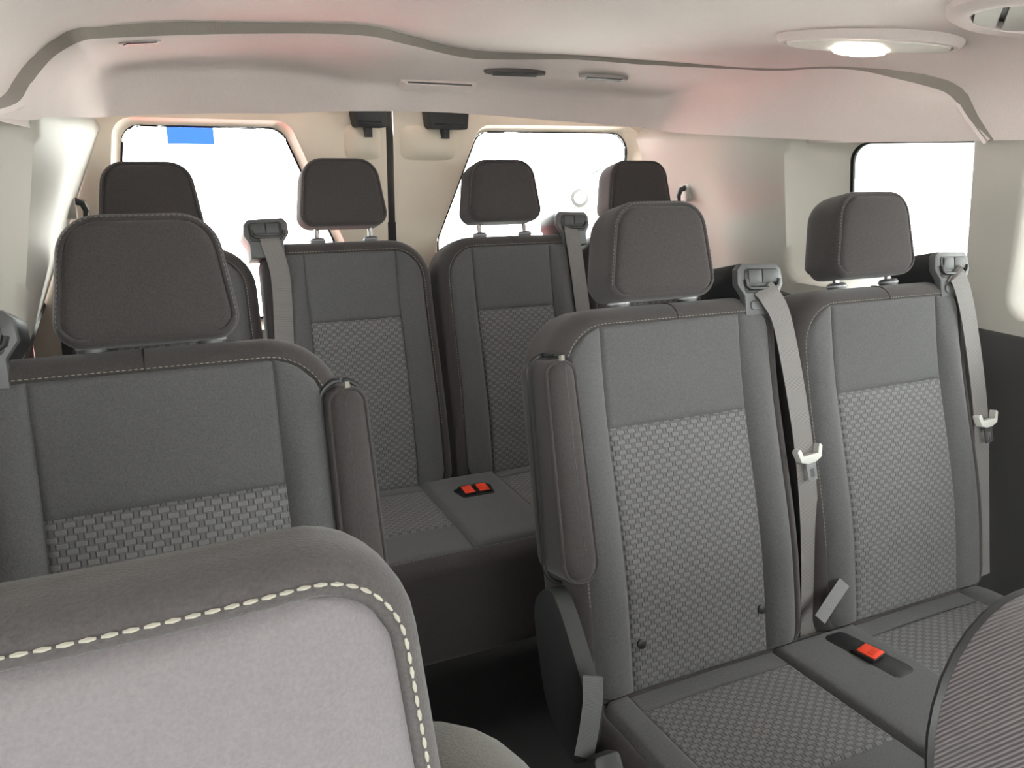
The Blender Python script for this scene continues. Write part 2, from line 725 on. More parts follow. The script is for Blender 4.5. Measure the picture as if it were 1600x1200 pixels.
sec = ceil_section()
v = []; f = []
ys = [-.62 + i * .2 for i in range(15)]
for y in ys:
    v.append(Vector((2 * X0 - 1.70, y, 1.36)))
    v += [Vector((x, y, z)) for x, z in sec]
    v.append(Vector((1.70, y, 1.36)))
n = len(sec) + 2
for i in range(len(ys) - 1):
    for k in range(n - 1):
        a = i * n + k
        f.append((a, a + n, a + n + 1, a + 1))
ceiling = mk('ceiling', v, f, M_LINER, kind='structure', angle=70)
mb = MB()
mb.box(ident, (2 * X0 - 1.82, -.62, 1.55), (1.82, 2.3, 1.57))
mb.build('roof_skin', plain('roof_paint', (.7, .7, .7), .3), ceiling, smooth=False)

# headliner: rear and side section (lower by about 2 cm, with a step in front and a header behind)
S = [(-.170, .95, 1.291), (-.169, 1.33, 1.324), (-.1635, 1.481, 1.361), (-.1455, 1.57, 1.3985), (-.1206, 1.58, 1.4235), (-.075, 1.565, 1.447), (-.018, 1.645, 1.466),
     (.196, 1.72, 1.4955), (.427, 1.684, 1.504), (.566, 1.782, 1.505), (.791, 1.95, 1.505), (1.038, 1.888, 1.503), (1.205, 1.835, 1.495),
     (1.359, 1.716, 1.478), (1.425, 1.59, 1.462), (1.455, 1.431, 1.455), (1.50, 1.295, 1.434), (1.545, 1.185, 1.405), (1.576, 1.135, 1.34), (1.583, 1.092, 1.293)]
H = [(-.158, 1.00, 1.290), (-.150, 1.38, 1.311), (-.142, 1.52, 1.335), (-.126, 1.66, 1.362), (-.10, 1.80, 1.385), (-.065, 1.95, 1.408), (-.01, 2.04, 1.434),
     (.19, 2.05, 1.451), (.33, 2.05, 1.450), (.482, 2.05, 1.434), (.752, 2.05, 1.426), (1.055, 2.05, 1.429), (1.264, 2.05, 1.428),
     (1.39, 2.03, 1.428), (1.43, 1.93, 1.425), (1.465, 1.60, 1.41), (1.51, 1.35, 1.39), (1.538, 1.21, 1.365), (1.562, 1.135, 1.325), (1.57, 1.095, 1.293)]
B = [(-.160, 1.05, 1.288), (-.153, 1.45, 1.297), (-.142, 1.57, 1.305), (-.129, 1.70, 1.312), (-.112, 1.82, 1.317), (-.078, 2.02, 1.325), (-.02, 2.085, 1.333),
     (.177, 2.09, 1.344), (.327, 2.09, 1.348), (.487, 2.09, 1.358), (.766, 2.09, 1.363), (1.078, 2.09, 1.351), (1.294, 2.09, 1.342),
     (1.40, 2.06, 1.335), (1.442, 1.965, 1.321), (1.497, 1.57, 1.299), (1.558, 1.31, 1.29), (1.575, 1.20, 1.289), (1.575, 1.14, 1.289), (1.574, 1.10, 1.290)]


def catmull(pts, k=5):
    P = [Vector(p) for p in pts]
    out = []
    for i in range(len(P) - 1):
        a = P[max(i - 1, 0)]; b = P[i]; c = P[i + 1]; d = P[min(i + 2, len(P) - 1)]
        for j in range(k):
            t = j / k
            out.append(.5 * (2 * b + (c - a) * t + (2 * a - 5 * b + 4 * c - d) * t * t + (3 * b - a - 3 * c + d) * t ** 3))
    out.append(P[-1])
    return out


Sx, Hx, Bx = catmull(S), catmull(H), catmull(B)
v = []; f = []
nst = len(Sx)
for i in range(nst):
    s_, h, b = Sx[i], Hx[i], Bx[i]
    e = .002
    nrm = Vector((-(zmain(s_.x + e) - zmain(s_.x - e)) / (2 * e), 0, 1))
    if s_.x - X0 > .885 or X0 - s_.x > .842:
        nrm = Vector((math.copysign(1, s_.x - X0), 0, .12))
    nrm = -nrm.normalized()                       # into the cabin
    tan = (Sx[min(i + 1, nst - 1)] - Sx[max(i - 1, 0)])
    back = nrm.cross(tan).normalized()
    if back.dot(h - s_) < 0:
        back = -back
    q = i / 5
    st = lerp(.019, .011, q - 10) if q < 12 else lerp(.011, .003, (q - 12) / 1.5) if q < 15.5 else lerp(.003, .020, (q - 15.5) / 1.2)
    s0 = s_ - nrm * .015 - back * .001
    s1 = s_ + nrm * st + back * .006
    s2 = s_ + nrm * (st + .003) + back * .012
    outw = (b - h).normalized()
    prof = [s0, s1, s2]
    for t in (.3, .6):
        prof.append(s2.lerp(h, t))
    p0, p2 = s2.lerp(h, .88), h.lerp(b, .20)
    for t in (0, .2, .4, .6, .8, 1):
        prof.append(p0.lerp(h, t).lerp(h.lerp(p2, t), t))
    for t in (.5, .75, .92):
        prof.append(h.lerp(b, t))
    ow = Vector((b.x - X0, (b.y - 1.2) * 1.6 if b.y > 2.0 else 0, 0)).normalized()
    prof += [b, b + ow * .006 + Vector((0, 0, .002)), b + ow * .03 + Vector((0, 0, .03)), b + ow * .05 + Vector((0, 0, .09))]
    v += prof
n = len(prof)
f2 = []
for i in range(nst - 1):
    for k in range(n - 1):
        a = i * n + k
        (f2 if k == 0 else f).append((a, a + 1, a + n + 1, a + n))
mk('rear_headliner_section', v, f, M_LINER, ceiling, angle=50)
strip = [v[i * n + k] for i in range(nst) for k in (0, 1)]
mk('step_face', strip, [(2 * i, 2 * i + 1, 2 * i + 3, 2 * i + 2) for i in range(nst - 1)], fabric('grey_step_face', (.27, .245, .225), grain=260, var=.06), ceiling)  # front face of the step, greyer and darker than the headliner


# ------------------------------------------------------------------ rear doors
YD = 2.21
DOOR_MID = .633


def rear_door(num, hole_c, x0, x1):
    hole = [(p.x, p.y) for p in rounded_poly(hole_c, .04, 8)[0]]
    outer = rect_loop(hole, x0, x1, .02, 1.46)
    cx = sum(p[0] for p in hole) / len(hole); cz = 1.1

    def bow(x, z):            # panel leans in towards the top
        return YD - .03 * max(0, z - .9)
    loops = [[Vector((x, bow(x, z), z)) for x, z in loop_lerp(outer, hole, t)] for t in (0, .25, .5, .75, .9)]

    def shr(m):
        return [(x - (x - cx) * m / .3, z - (z - cz) * m / .3) for x, z in hole]
    for m, dy in ((0, .003), (.002, .012), (.006, .026), (.013, .045), (.02, .055)):
        loops.append([Vector((x, bow(x, z) + dy, z)) for x, z in shr(m)])
    v, f = bridge(loops)
    d = mk('door_%d' % num, v, f, M_DOORT, kind='structure', angle=60)
    seal = [[Vector((x, bow(x, z) + dy, z)) for x, z in shr(m)] for m, dy in ((.019, .054), (.019, .062), (.026, .062), (.026, .056))]
    v, f = bridge(seal)
    mk('window_seal', v, f, M_RUBBER, d)
    n = len(hole)
    p1 = [Vector((x, bow(x, z) + .058, z)) for x, z in shr(.022)]
    p2 = [Vector((x, bow(x, z) + .062, z)) for x, z in shr(.022)]
    mk('pane', p1 + p2, [tuple(range(n)), tuple(range(2 * n - 1, n - 1, -1))] + [(i, i + n, (i + 1) % n + n, (i + 1) % n) for i in range(n)], M_GLASS, d, smooth=False)
    return d


door_l = rear_door(1, [(-.14, .78, .05), (.47, .78, .05), (.50, 1.0, .06), (.36, 1.335, .05), (-.055, 1.335, .05)], -.30, .622)
door_r = rear_door(2, [(.765, .78, .05), (1.46, .78, .05), (1.475, 1.345, .07), (.905, 1.338, .05), (.765, 1.0, .06)], .642, 1.66)
portal((.18, 2.32, 1.06), (0, -1, 0), .62, .56)
portal((1.12, 2.32, 1.06), (0, -1, 0), .70, .56)
mb = MB()
mb.box(ident, (.620, 2.205, .02), (.644, 2.235, 1.46))
mb.build('centre_seal', M_RUBBER, door_l, smooth=False)
# black latch housings under the header
for dr, x0, x1 in ((door_l, .515, .612), (door_r, .722, .848)):
    T = frame((0, 2.135, 0), 0)
    mb = MB()
    pts = [(p.x, p.y) for p in rounded_poly([(x0 + .012, 1.322, .006), (x1 - .006, 1.322, .006), (x1, 1.40, .004), (x0, 1.40, .004)], .05, 4)[0]]
    mb.prism(T, pts, 0, .085, .004)
    lt = mb.build('latch_housing', M_BLACK, dr)
    mb = MB()
    c = (x0 + x1) / 2
    mb.prism(T, [(c - .009, 1.297), (c + .009, 1.297), (c + .009, 1.326), (c - .009, 1.326)], .02, .07, .001)
    mb.build('latch_tab', M_BLACK, lt)
    mb = MB()
    mb.tube([T(x0 + .02, 1.333, -.002), T(x1 - .02, 1.333, -.002)], .004, 8)
    mb.build('latch_lever', M_DARKP, lt)
# moulded pocket below each latch
for dr, xc in ((door_l, .555), (door_r, .745)):
    T = frame((xc, 2.196, 1.255), 0)
    v = []; f = []
    nu, nv = 14, 10
    for j in range(nv + 1):
        for i in range(nu + 1):
            a = -1 + 2 * i / nu; b = -1 + 2 * j / nv
            bump = max(0, 1 - (abs(a) ** 3)) * max(0, 1 - (abs(b) ** 2.5))
            v.append(T(a * (.058 if dr is door_l else .095), b * .055 + .03, .02 - .042 * bump ** .7))
    for j in range(nv):
        for i in range(nu):
            q = j * (nu + 1) + i
            f.append((q, q + 1, q + nu + 2, q + nu + 1))
    mk('trim_boss', v, f, M_DOORT, dr)

# ------------------------------------------------------------------ front of the cabin (behind the camera)
mb = MB()
mb.box(ident, (2 * X0 - 1.65, -1.15, .02), (1.65, -.70, .88))
mb.box(ident, (2 * X0 - 1.65, -1.5, .70), (1.65, -1.05, .86))
mb.build('trim_1', M_DARKP, kind='structure', smooth=False)
v = [Vector((2 * X0 - 1.60, -.62, 1.46)), Vector((1.60, -.62, 1.46)), Vector((1.65, -1.45, .86)), Vector((2 * X0 - 1.65, -1.45, .86))]
vv = v + [p + Vector((0, -.004, .006)) for p in v]
mk('window_5', vv, [(0, 1, 2, 3), (7, 6, 5, 4), (0, 4, 5, 1), (1, 5, 6, 2), (2, 6, 7, 3), (3, 7, 4, 0)], M_GLASS, kind='structure', smooth=False)
portal((X0, -1.1, 1.2), (0, 1, -.5), 1.8, 1.0)


# ------------------------------------------------------------------ seats
R2, R3 = math.radians(14.57), math.radians(13.87)
Y2, Z2 = 1.0328, CZ - .2569
Y3, Z3 = 1.8762, CZ - .2244
XA, XB, XC = -.0135, .7692, 1.2631
XD, XE, XF, XG = .005, .4328, .8605, 1.288
V_INS, V_BOT = -.1644, -.595


def headrest(parent, T, raise_=0, k=1.0, half=(.100, .080), name='headrest', mat=None, lab=None, th=.098):
    vb, vt = .046 + raise_, .046 + raise_ + .142 * k
    cor = [(-half[0] * k, vb, .022), (half[0] * k, vb, .022), (half[1] * k, vt, .042), (-half[1] * k, vt, .042)]
    T2 = lambda u, v, w: T(u, v, w + .012 - .05 * (v - vb))
    P = Pad(T2, cor, .010, .016, th * k, .034, .024, curve=lambda u, v: -.10 * (u * u) * -1 * .6, bulge=lambda u, v: -.006 * max(0, 1 - (u / .1) ** 2), seg=.012, open_bottom=True)
    h = P.rim(name, mat or M_HEAD, parent)
    P.patch('front_panel', M_HEAD, h, None, None, None, None, .012)
    P.stitches('stitching', h, lambda p: p.y > vb + .012, t=.0055, mat=M_THREAD2, ln=.004, gap=.0022, r=.0006)
    return h


def posts(h, seatback, T, raise_, wp=.052, sp=.07):
    for s_ in (-1, 1):
        mb = MB()
        mb.tube([T(s_ * sp, .0, wp), T(s_ * sp, .09 + raise_, wp + .002)], .0058, 12)
        mb.build('post', M_CHROME, h)
        mb = MB()
        a, b, c, d, e = (T(s_ * sp, x, wp) for x in (.018, .0335, .0365, .041, .0425))
        mb.tube([a, b, c, d, e], [.0175, .0175, .0185, .0165, .012], 20)
        mb.build('post_sleeve', M_GREYP, seatback)
        mb = MB()
        mb.tube([T(s_ * sp, .034, wp), T(s_ * sp, .0368, wp)], [.0192, .0192], 20)
        mb.build('sleeve_ring', M_RING, seatback)


def belt_guide(parent, T, g):
    """shoulder belt outlet on the top corner; g=+1 on the right side, -1 on the left"""
    c = .190 * g
    Tg = lambda u, v, w: T(c + u, v, w)
    outl = [(-.050, .050), (-.036, .030), (-.036, -.006), (.040, -.006), (.040, .026), (.052, .046), (.050, .072), (.040, .083), (-.038, .086), (-.048, .076)]
    hull = [(p[0] * .97, p[1]) for p in outl]
    if g < 0:
        outl = [(-a, b) for a, b in reversed(outl)]
        hull = [(-a, b) for a, b in reversed(hull)]
    mb = MB()
    mb.prism(Tg, hull, .012, .105, .006)
    body = mb.build('belt_guide', M_BLACK, parent)
    mb = MB()
    mb.prism(Tg, outl, .000, .014, .004)
    mb.build('faceplate', M_GREYP, body)
    # recessed upper frame, two flaps and the dark U-shaped slot
    fr = [(p.x, p.y) for p in rounded_poly([(-.036, .034, .008), (.038, .032, .008), (.043, .074, .008), (-.034, .077, .008)], .05, 4)[0]]
    if g < 0:
        fr = [(-a, b) for a, b in reversed(fr)]
    mb = MB()
    mb.prism(Tg, fr, -.0015, .006, .001)
    mb.build('slot_frame', M_BLACK, body)
    for u0, u1 in ((-.028, .001), (.003, .035)):
        q = [(u0, .050), (u1, .050), (u1 + .001, .0725), (u0 + .001, .0735)]
        if g < 0:
            q = [(-a, b) for a, b in reversed(q)]
        mb = MB()
        mb.prism(Tg, q, -.004, .004, .0012)
        mb.build('flap', M_FLAP, body)
    mb = MB()
    mb.tube([Tg(a, b, -.003) for a, b in ((-.034, .058), (-.033, .048), (-.027, .0425), (0, .041), (.028, .0405), (.036, .046), (.039, .056))], .0042, 8)
    mb.build('slot_lip', M_BLACK, body)
    q = [(p.x, p.y) for p in rounded_poly([(-.026, .004, .006), (-.002, .004, .002), (-.002, .020, .002), (-.026, .020, .006)], .05, 4)[0]]
    if g < 0:
        q = [(-a, b) for a, b in reversed(q)]
    mb = MB()
    mb.prism(Tg, q, -.003, .004, .001)
    mb.build('release_tab', M_GREYP, body)
    return body


def seat_back(parent, T, g, half, wi, row, uvo=0):
    """g: side of the belt guide; the other shoulder is rounded"""
    ri = half - .030
    rg, rf = .028, .072
    tl, tr = (rf, rg) if g > 0 else (rg, rf)
    cor = [(-ri - .002, V_BOT, .03), (ri + .002, V_BOT, .03), (ri - .004, 0, tr), (-ri + .004, 0, tl)]

    def curve(u, v):                      # lumbar swell and a slightly hollow upper back
        return -.012 * math.exp(-((v + .42) / .16) ** 2) + .004 * math.exp(-((v + .12) / .1) ** 2)

    def bulge(u, v):
        a = abs(u)
        if a < wi:
            return -.004 * (1 - (a / wi) ** 2)
        t = (a - wi) / max(.01, ri - wi)
        return -.014 * math.sin(math.pi * min(1, t)) * max(0.25, min(1, (-v) / .12))
    P = Pad(T, cor, .030, .042, .118, .02, .012, curve, bulge)
    bk = P.rim('seat_back', M_COVER, parent)
    P.patch('upper_panel', M_PANEL, bk, -wi, wi, V_INS, 0)
    P.patch('lower_insert', M_WEAVE, bk, -wi, wi, None, V_INS, uvo=(uvo, 0))
    P.patch('side_bolster', M_PANEL, bk, None, -wi, None, None)
    P.patch('side_bolster', M_PANEL, bk, wi, None, None, None)
    P.stitches('stitching', bk, lambda p: p.y > -.45 and (p.x * g < ri * .9))
    # seam over the top cover between the posts
    mb = MB()
    pts = []
    for i in range(7):
        ph = math.pi / 2 * i / 6
        pts.append(T(.012 * g, .030 * math.sin(ph) + .0005, .042 * (1 - math.cos(ph)) + .001))
    mb.tube(pts, .0011, 6)
    mb.build('cover_seam', M_BLACK, bk)
    return bk


def armrest(parent, T, s_):
    """arm folded up along the free side of the back; s_=-1 left, +1 right"""
    c = .226 * s_
    Ta = lambda u, v, w: T(c + u, v, w)
    cor = [(-.027, -.385, .026), (.027, -.385, .026), (.022, -.050, .018), (-.022, -.050, .018)]
    P = Pad(Ta, cor, .006, .010, .10, .02, .008, curve=lambda u, v: -.020 + .03 * (v + .05), bulge=lambda u, v: -.005 * max(0, 1 - (u / .026) ** 2), seg=.03)
    a = P.rim('armrest', M_COVER, parent)
    P.patch('arm_pad', M_COVER, a, None, None, None, None)
    mb = MB()
    mb.tube([Ta(-.004 * s_, -.055 - .05 * i, -.0245 + .03 * (-.05 * i)) for i in range(7)], .0009, 6)
    mb.build('arm_seam', M_BLACK, a)
    # dark edge of the recess
    mb = MB()
    pts = rounded_poly([(-.038, -.40, .034), (.038, -.40, .034), (.033, -.036, .03), (-.033, -.036, .03)], .03, 8)[0]
    ring = [Ta(p.x, p.y, .004 if p.x * s_ < 0 else .03) for p in pts]
    mb.tube(ring + [ring[0]], .0035, 6, cap=False)
    mb.build('recess_piping', M_BLACK, a)
    # pale strap end on the top of the arm
    mb = MB()
    mb.box(Ta, (-.002, -.046, -.026), (.004, -.038, -.018))
    mb.build('strap_end', M_THREAD, a)
    return a


def cushion(parent, y_back, z_back, y_front, x0, x1, inserts, tilt, wy=(.05, .17), thick=.14, flare=.02, mat=None):
    L = (y_back - y_front) / math.cos(tilt)
    xc = (x0 + x1) / 2
    T = frame((xc, y_back, z_back), tilt, 'cushion')
    hw_ = (x1 - x0) / 2
    ds = .028
    cor = [(-hw_ + ds, -L + ds, .045), (hw_ - ds, -L + ds, .045), (hw_ - ds, -.005, .03), (-hw_ + ds, -.005, .03)]
    cells = [(a - xc, b - xc) for a, b in inserts]

    def bulge(u, v):
        for a, b in cells:
            m = (a + b) / 2; h = (b - a) / 2
            if abs(u - m) < h:
                return .004 - .006 * (1 - ((u - m) / h) ** 2)
        return -.008
    P = Pad(T, cor, ds, .035, thick, .02, .01, None, bulge)
    c = P.rim('seat_cushion', M_COVER, parent)
    vb, vf = -wy[0], -wy[0] - wy[1]
    edges = [None] + [e for ab in cells for e in ab] + [None]
    for i in range(len(edges) - 1):
        a, b = edges[i], edges[i + 1]
        if i % 2 == 1:
            P.patch('rear_strip', M_PANEL, c, a, b, vb, None)
            P.patch('seat_insert', M_WEAVE, c, a, b, vf, vb)
            P.patch('front_strip', M_PANEL, c, a, b, None, vf)
        else:
            P.patch('seat_border', M_PANEL, c, a, b, None, None)
    P.stitches('stitching', c, lambda p: p.y < -L + ds + .01 and abs(p.x) < hw_ - .08, t=.006, mat=M_THREAD2)
    return c, T


def buckle(parent, loc, ydir, tilt_v, k=1.0, label=None):
    """black buckle with a red push button facing up and forward"""
    d = Vector(ydir).normalized()
    n_ = Vector(tilt_v).normalized()
    s_ = d.cross(n_).normalized()
    O = Vector(loc)
    T = lambda u, v, w: O + s_ * u * k + d * v * k - n_ * w * k
    mb = MB()
    mb.prism(T, [(-.019, -.03), (.019, -.03), (.021, .024), (-.021, .024)], .0, .022, .003)
    b = mb.build('buckle', M_BLACK, parent)
    mb = MB()
    mb.prism(T, [(-.015, -.022), (.015, -.022), (.016, .021), (-.016, .021)], -.003, .004, .002)
    mb.build('release_button', M_RED, b)
    mb = MB()
    mb.prism(T, [(-.010, -.002), (.010, -.002), (.011, .012), (-.011, .012)], -.0045, -.001, .001)
    mb.build('button_ridge', M_RED, b)
    return b


def seat_frame(parent, x0, x1, y0, y1, z):
    for x in (x0, x1):
        mb = MB()
        mb.box(ident, (x - .02, y0 + .04, .05), (x + .02, y1 - .02, z))
        mb.box(ident, (x - .035, y0, .001), (x + .035, y1 + .04, .05))
        mb.build('leg', M_BLACK, parent, smooth=False)
    mb = MB()
    mb.box(ident, (x0 - .03, y0 + .06, z - .04), (x1 + .03, y1, z))
    mb.build('seat_frame', M_BLACK, parent, smooth=False)


# single seat on the left, second row
A = thing('passenger_seat', 'single charcoal seat with raised armrest beside the left wall, behind the near headrest', 'seat', (XA, .75, 0))
TA = frame((XA, Y2 - .0155, Z2), R2)
bk = seat_back(A, TA, -1, .236, .139, 2)
h = headrest(A, TA, -.002)
posts(h, bk, TA, 0)
belt_guide(A, TA, -1)
armrest(A, TA, 1)
cushion(A, .878, .415, .45, XA - .235, XA + .235, [(XA - .139, XA + .139)], math.radians(4))
seat_frame(A, XA - .16, XA + .16, .48, .86, .30)

# double seat on the right, second row
BC = thing('double_seat', 'double charcoal bench seat with woven inserts in the second row, right of the aisle', 'seat', ((XB + XC) / 2, .75, 0))
TB = frame((XB, Y2, Z2), R2)
TC = frame((XC, Y2, Z2), R2)
for T, arm in ((TB, True), (TC, False)):
    bk = seat_back(BC, T, 1, .236, .139, 2, uvo=.007 if arm else 0)
    h = headrest(BC, T, .001 if arm else .012)
    posts(h, bk, T, 0 if arm else .014)
    belt_guide(BC, T, 1)
    if arm:
        armrest(BC, T, -1)
        for u, v_ in ((-.122, -.515), (.126, -.515)):           # two dark press studs
            mb = MB()
            mb.tube([T(u, v_, -.004), T(u, v_, -.0125), T(u, v_, -.0145)], [.0085, .0085, .005], 14)
            mb.build('press_stud', M_BLACK, bk)
cus, TCU = cushion(BC, .888, .414, .445, XB - .235, XC + .225, [(XB - .150, XB + .150), (XC - .150, XC + .145)], math.radians(4), wy=(.047, .215))
seat_frame(BC, XB - .16, XC + .16, .48, .86, .30)
# buckle well between the two places
mb = MB()
T = frame((1.045, .79, .4285), math.radians(4), 'cushion')
well = [(p.x, p.y) for p in rounded_poly([(-.012, -.075, .012), (.038, -.070, .016), (.022, .075, .014), (-.028, .075, .014)], .03, 5)[0]]
mb.prism(T, well, -.001, .02, .001)
mb.build('buckle_well', M_BLACK, BC)
buckle(BC, (1.043, .783, .440), (.12, -1, .10), (-.1, -.55, 1), .85)
mb = MB()
mb.ribbon([(1.004, .862, .466), (1.038, .871, .490), (1.074, .880, .514)], .022, [(-.2, -.8, .55)] * 3, .002)
mb.build('buckle_strap', M_WEB2, BC)
# recliner shield, trouser loop and outboard buckle on the aisle side of the bench
shield = [(.985, .575), (1.003, .536), (.99, .478), (.95, .385), (.875, .345), (.838, .36), (.824, .42), (.826, .475), (.855, .52), (.917, .585), (.95, .598)]
def smooth_closed(pts, k=4):
    n = len(pts); out = []
    for i in range(n):
        a, b, c, d = (Vector(pts[(i + q) % n]) for q in (-1, 0, 1, 2))
        for j in range(k):
            t = j / k
            out.append(.5 * (2 * b + (c - a) * t + (2 * a - 5 * b + 4 * c - d) * t * t + (3 * b - a - 3 * c + d) * t ** 3))
    return out


sp = smooth_closed(list(reversed(shield)))
Tsh = lambda u, v, w: Vector((.505 + w, u, v))
mb = MB()
mb.prism(lambda u, v, w: Tsh(u, v, w), [(p.x, p.y) for p in reversed(sp)] if False else [(p.x, p.y) for p in sp], 0, .028, .005)
mb.build('recliner_cover', M_SHELL, BC)
mb = MB()
mb.ribbon([(.499, .800, .545), (.498, .795, .506), (.497, .80, .455), (.496, .81, .40)], .028, [(-.55, -.8, .1)] * 4, .003)
mb.build('buckle_strap', M_WEB2, BC)
buckle_o = MB()
Tb = frame((.508, .755, .395), math.radians(35))
buckle_o.prism(Tb, [(p.x, p.y) for p in rounded_poly([(-.024, -.045, .008), (.024, -.045, .008), (.021, .04, .008), (-.021, .04, .008)], .03, 4)[0]], -.012, .014, .004)
buckle_o.build('side_buckle', M_DARKP, BC)

# rear bench: four places
RB = thing('rear_bench_seat', 'wide four place charcoal bench seat across the back of the van', 'seat', ((XD + XG) / 2, 1.6, 0))
for x, g, rz in ((XD, -1, .020), (XE, -1, .030), (XF, 1, .030), (XG, 1, .030)):
    T = frame((x, Y3, Z3), R3)
    bk = seat_back(RB, T, g, .210, .112, 3)
    h = headrest(RB, T, rz)
    posts(h, bk, T, rz + .004, sp=.066)
    if x in (XE, XF):
        belt_guide(RB, T, g)
cushion(RB, 1.74, .455, 1.335, XD - .20, XG + .20, [(XD - .115, XD + .115), (XE - .115, XE + .115), (XF - .115, XF + .115), (XG - .115, XG + .115)], math.radians(1), wy=(.045, .21), thick=.24)
seat_frame(RB, XD, XG, 1.40, 1.72, .24)
T = frame((.645, 1.622, .4660), math.radians(1), 'cushion')
mb = MB()
mb.prism(T, [(p.x, p.y) for p in rounded_poly([(-.036, -.032, .008), (.046, -.032, .008), (.056, .026, .008), (-.046, .026, .012)], .03, 4)[0]], -.001, .02, .002)
mb.build('buckle_well', M_BLACK, RB)
for x in (.630, .668):
    buckle(RB, (x, 1.615, .474), (0, -1, -.1), (0, -.55, 1), .80)


# ------------------------------------------------------------------ seat belts
def belt(name, label, T, path, wid, tongue=None, grp='shoulder belts'):
    pts = [T(*p) for p in path]
    t = thing(name, label, 'seat belt', tuple(pts[-1]), grp)
    mb = MB()
    fine = catmull(pts, 6)
    mb.ribbon(fine, wid, Vector((0, -1, .15)), .0016)
    mb.build('webbing', M_WEB, t)
    if tongue:
        (u, v_, w_), rot = tongue
        c, s_ = math.cos(rot), math.sin(rot)
        Tt = lambda a, b, d: T(u + a * c - b * s_, v_ + a * s_ + b * c, w_ + d)
        mb = MB()
        bar = [(-.030, .012), (-.024, -.008), (-.008, -.014), (.008, -.014), (.024, -.008), (.030, .012), (.024, .018), (.019, .002), (-.019, .002), (-.024, .018)]
        bar = [(p.x, p.y) for p in rounded_poly([(a, b, .002) for a, b in bar], .02, 3)[0]]
        mb.prism(Tt, bar, -.007, .007, .002)
        mb.build('tongue', M_TONGUE, t)
        mb = MB()
        o_ = [(-.0105, -.046), (.0105, -.046), (.0115, -.012), (-.0115, -.012)]
        i_ = [(-.0045, -.040), (.0045, -.040), (.0045, -.024), (-.0045, -.024)]
        v = [Tt(a, b, -.003) for a, b in o_ + i_] + [Tt(a, b, .0) for a, b in o_ + i_]
        f = []
        for k in range(4):
            k2 = (k + 1) % 4
            f += [(k, k2, 4 + k2, 4 + k), (8 + k, 12 + k, 12 + k2, 8 + k2), (k, 8 + k, 8 + k2, k2), (4 + k, 4 + k2, 12 + k2, 12 + k)]
        mk('tang', v, f, M_STEEL, t, smooth=False)
    return t


belt('seat_belt', 'grey belt with pale tongue hanging between the two second row seats', TB,
     [(.192, .041, -.003), (.200, .025, -.010), (.222, -.017, -.010), (.238, -.133, -.012), (.250, -.251, -.010), (.256, -.369, -.004), (.256, -.50, .006), (.254, -.62, .02)], .043, ((.252, -.262, -.018), .10))
belt('seat_belt', 'grey belt with pale tongue hanging beside the right wall', TC,
     [(.186, .041, -.003), (.195, .025, -.010), (.218, -.055, -.008), (.240, -.24, -.004), (.250, -.40, .01), (.256, -.50, .02), (.262, -.60, .03)], .043, ((.242, -.262, -.014), .07))
TE = frame((XE, Y3, Z3), R3); TF = frame((XF, Y3, Z3), R3)
belt('seat_belt', 'grey belt hanging over the left shoulder of the rear bench, below the left rear window', TE,
     [(-.186, .041, -.003), (-.184, .02, -.012), (-.172, -.05, -.012), (-.178, -.18, -.014), (-.19, -.35, -.008), (-.205, -.5, .01), (-.208, -.59, .02)], .043)
belt('seat_belt', 'grey belt hanging behind the aisle headrest, right of the rear door split', TF,
     [(.182, .041, -.003), (.178, .02, -.012), (.183, -.036, -.012), (.190, -.159, -.012), (.20, -.35, -.008), (.206, -.5, .01), (.206, -.59, .02)], .043)

# ------------------------------------------------------------------ front seats, seen close
FS = thing('front_seat', 'near seat with large rounded headrest and pale stitching, cut by the left edge', 'seat', (-.04, .15, 0))
TFr = frame((-.042, .262, .893), math.radians(10))


def near_headrest():
    cor = [(-.130, .02, .03), (.134, .02, .03), (.120, .178, .038), (-.120, .178, .038)]
    P = Pad(TFr, cor, .018, .030, .088, .04, .03, curve=lambda u, v: .9 * u * u, bulge=lambda u, v: -.006 * max(0, 1 - (u / .12) ** 2), seg=.012)
    h = P.rim('headrest', M_HEAD, FS)
    P.patch('front_panel', fabric('near_headrest_fabric', (.135, .122, .128), grain=500, var=.25), h, None, None, None, None, .012)
    P.stitches('stitching', h, lambda p: p.y > .03, t=.0062, mat=M_THREAD, ln=.0058, gap=.0016, r=.0011)
    for s_ in (-1, 1):
        mb = MB()
        mb.tube([TFr(s_ * .07, -.06, .06), TFr(s_ * .07, .05, .06)], .006, 12)
        mb.build('post', M_CHROME, h)


near_headrest()
Tfb = frame((-.018, .285, .905), math.radians(14))
cor = [(-.205, -.58, .04), (.205, -.58, .04), (.185, -.005, .07), (-.185, -.005, .07)]
P = Pad(Tfb, cor, .035, .05, .13, .03, .02)
bk = P.rim('seat_back', fabric('front_seat_fabric', (.075, .07, .06), grain=500), FS)
P.patch('back_panel', M_PANEL, bk, None, None, None, None)
cushion(FS, .11, .38, -.38, -.28, .22, [(-.17, .11)], math.radians(4))
seat_frame(FS, -.2, .14, -.34, .1, .26)

FR = thing('front_seat', 'near seat in a dark ribbed twill cover, cut by the right edge', 'seat', (.72, .15, 0))
Tr = frame((.728, .205, .935), math.radians(12))
cor = [(-.235, -.62, .04), (.235, -.62, .04), (.228, -.005, .085), (-.228, -.005, .085)]
P = Pad(Tr, cor, .022, .03, .118, .012, .008, bulge=lambda u, v: -.012)
bk = P.rim('seat_back', M_TWILL, FR)
P.patch('cover_front', M_TWILL, bk, None, None, None, None)
mb = MB()
run = [Tr(p.x + n_.x * .020, p.y + n_.y * .020, .112) for p, n_ in zip(P.P, P.N)]
mb.tube([Vector(p) for p in run] + [Vector(run[0])], .0042, 6, cap=False)
mb.build('piping', M_BLACK, bk)
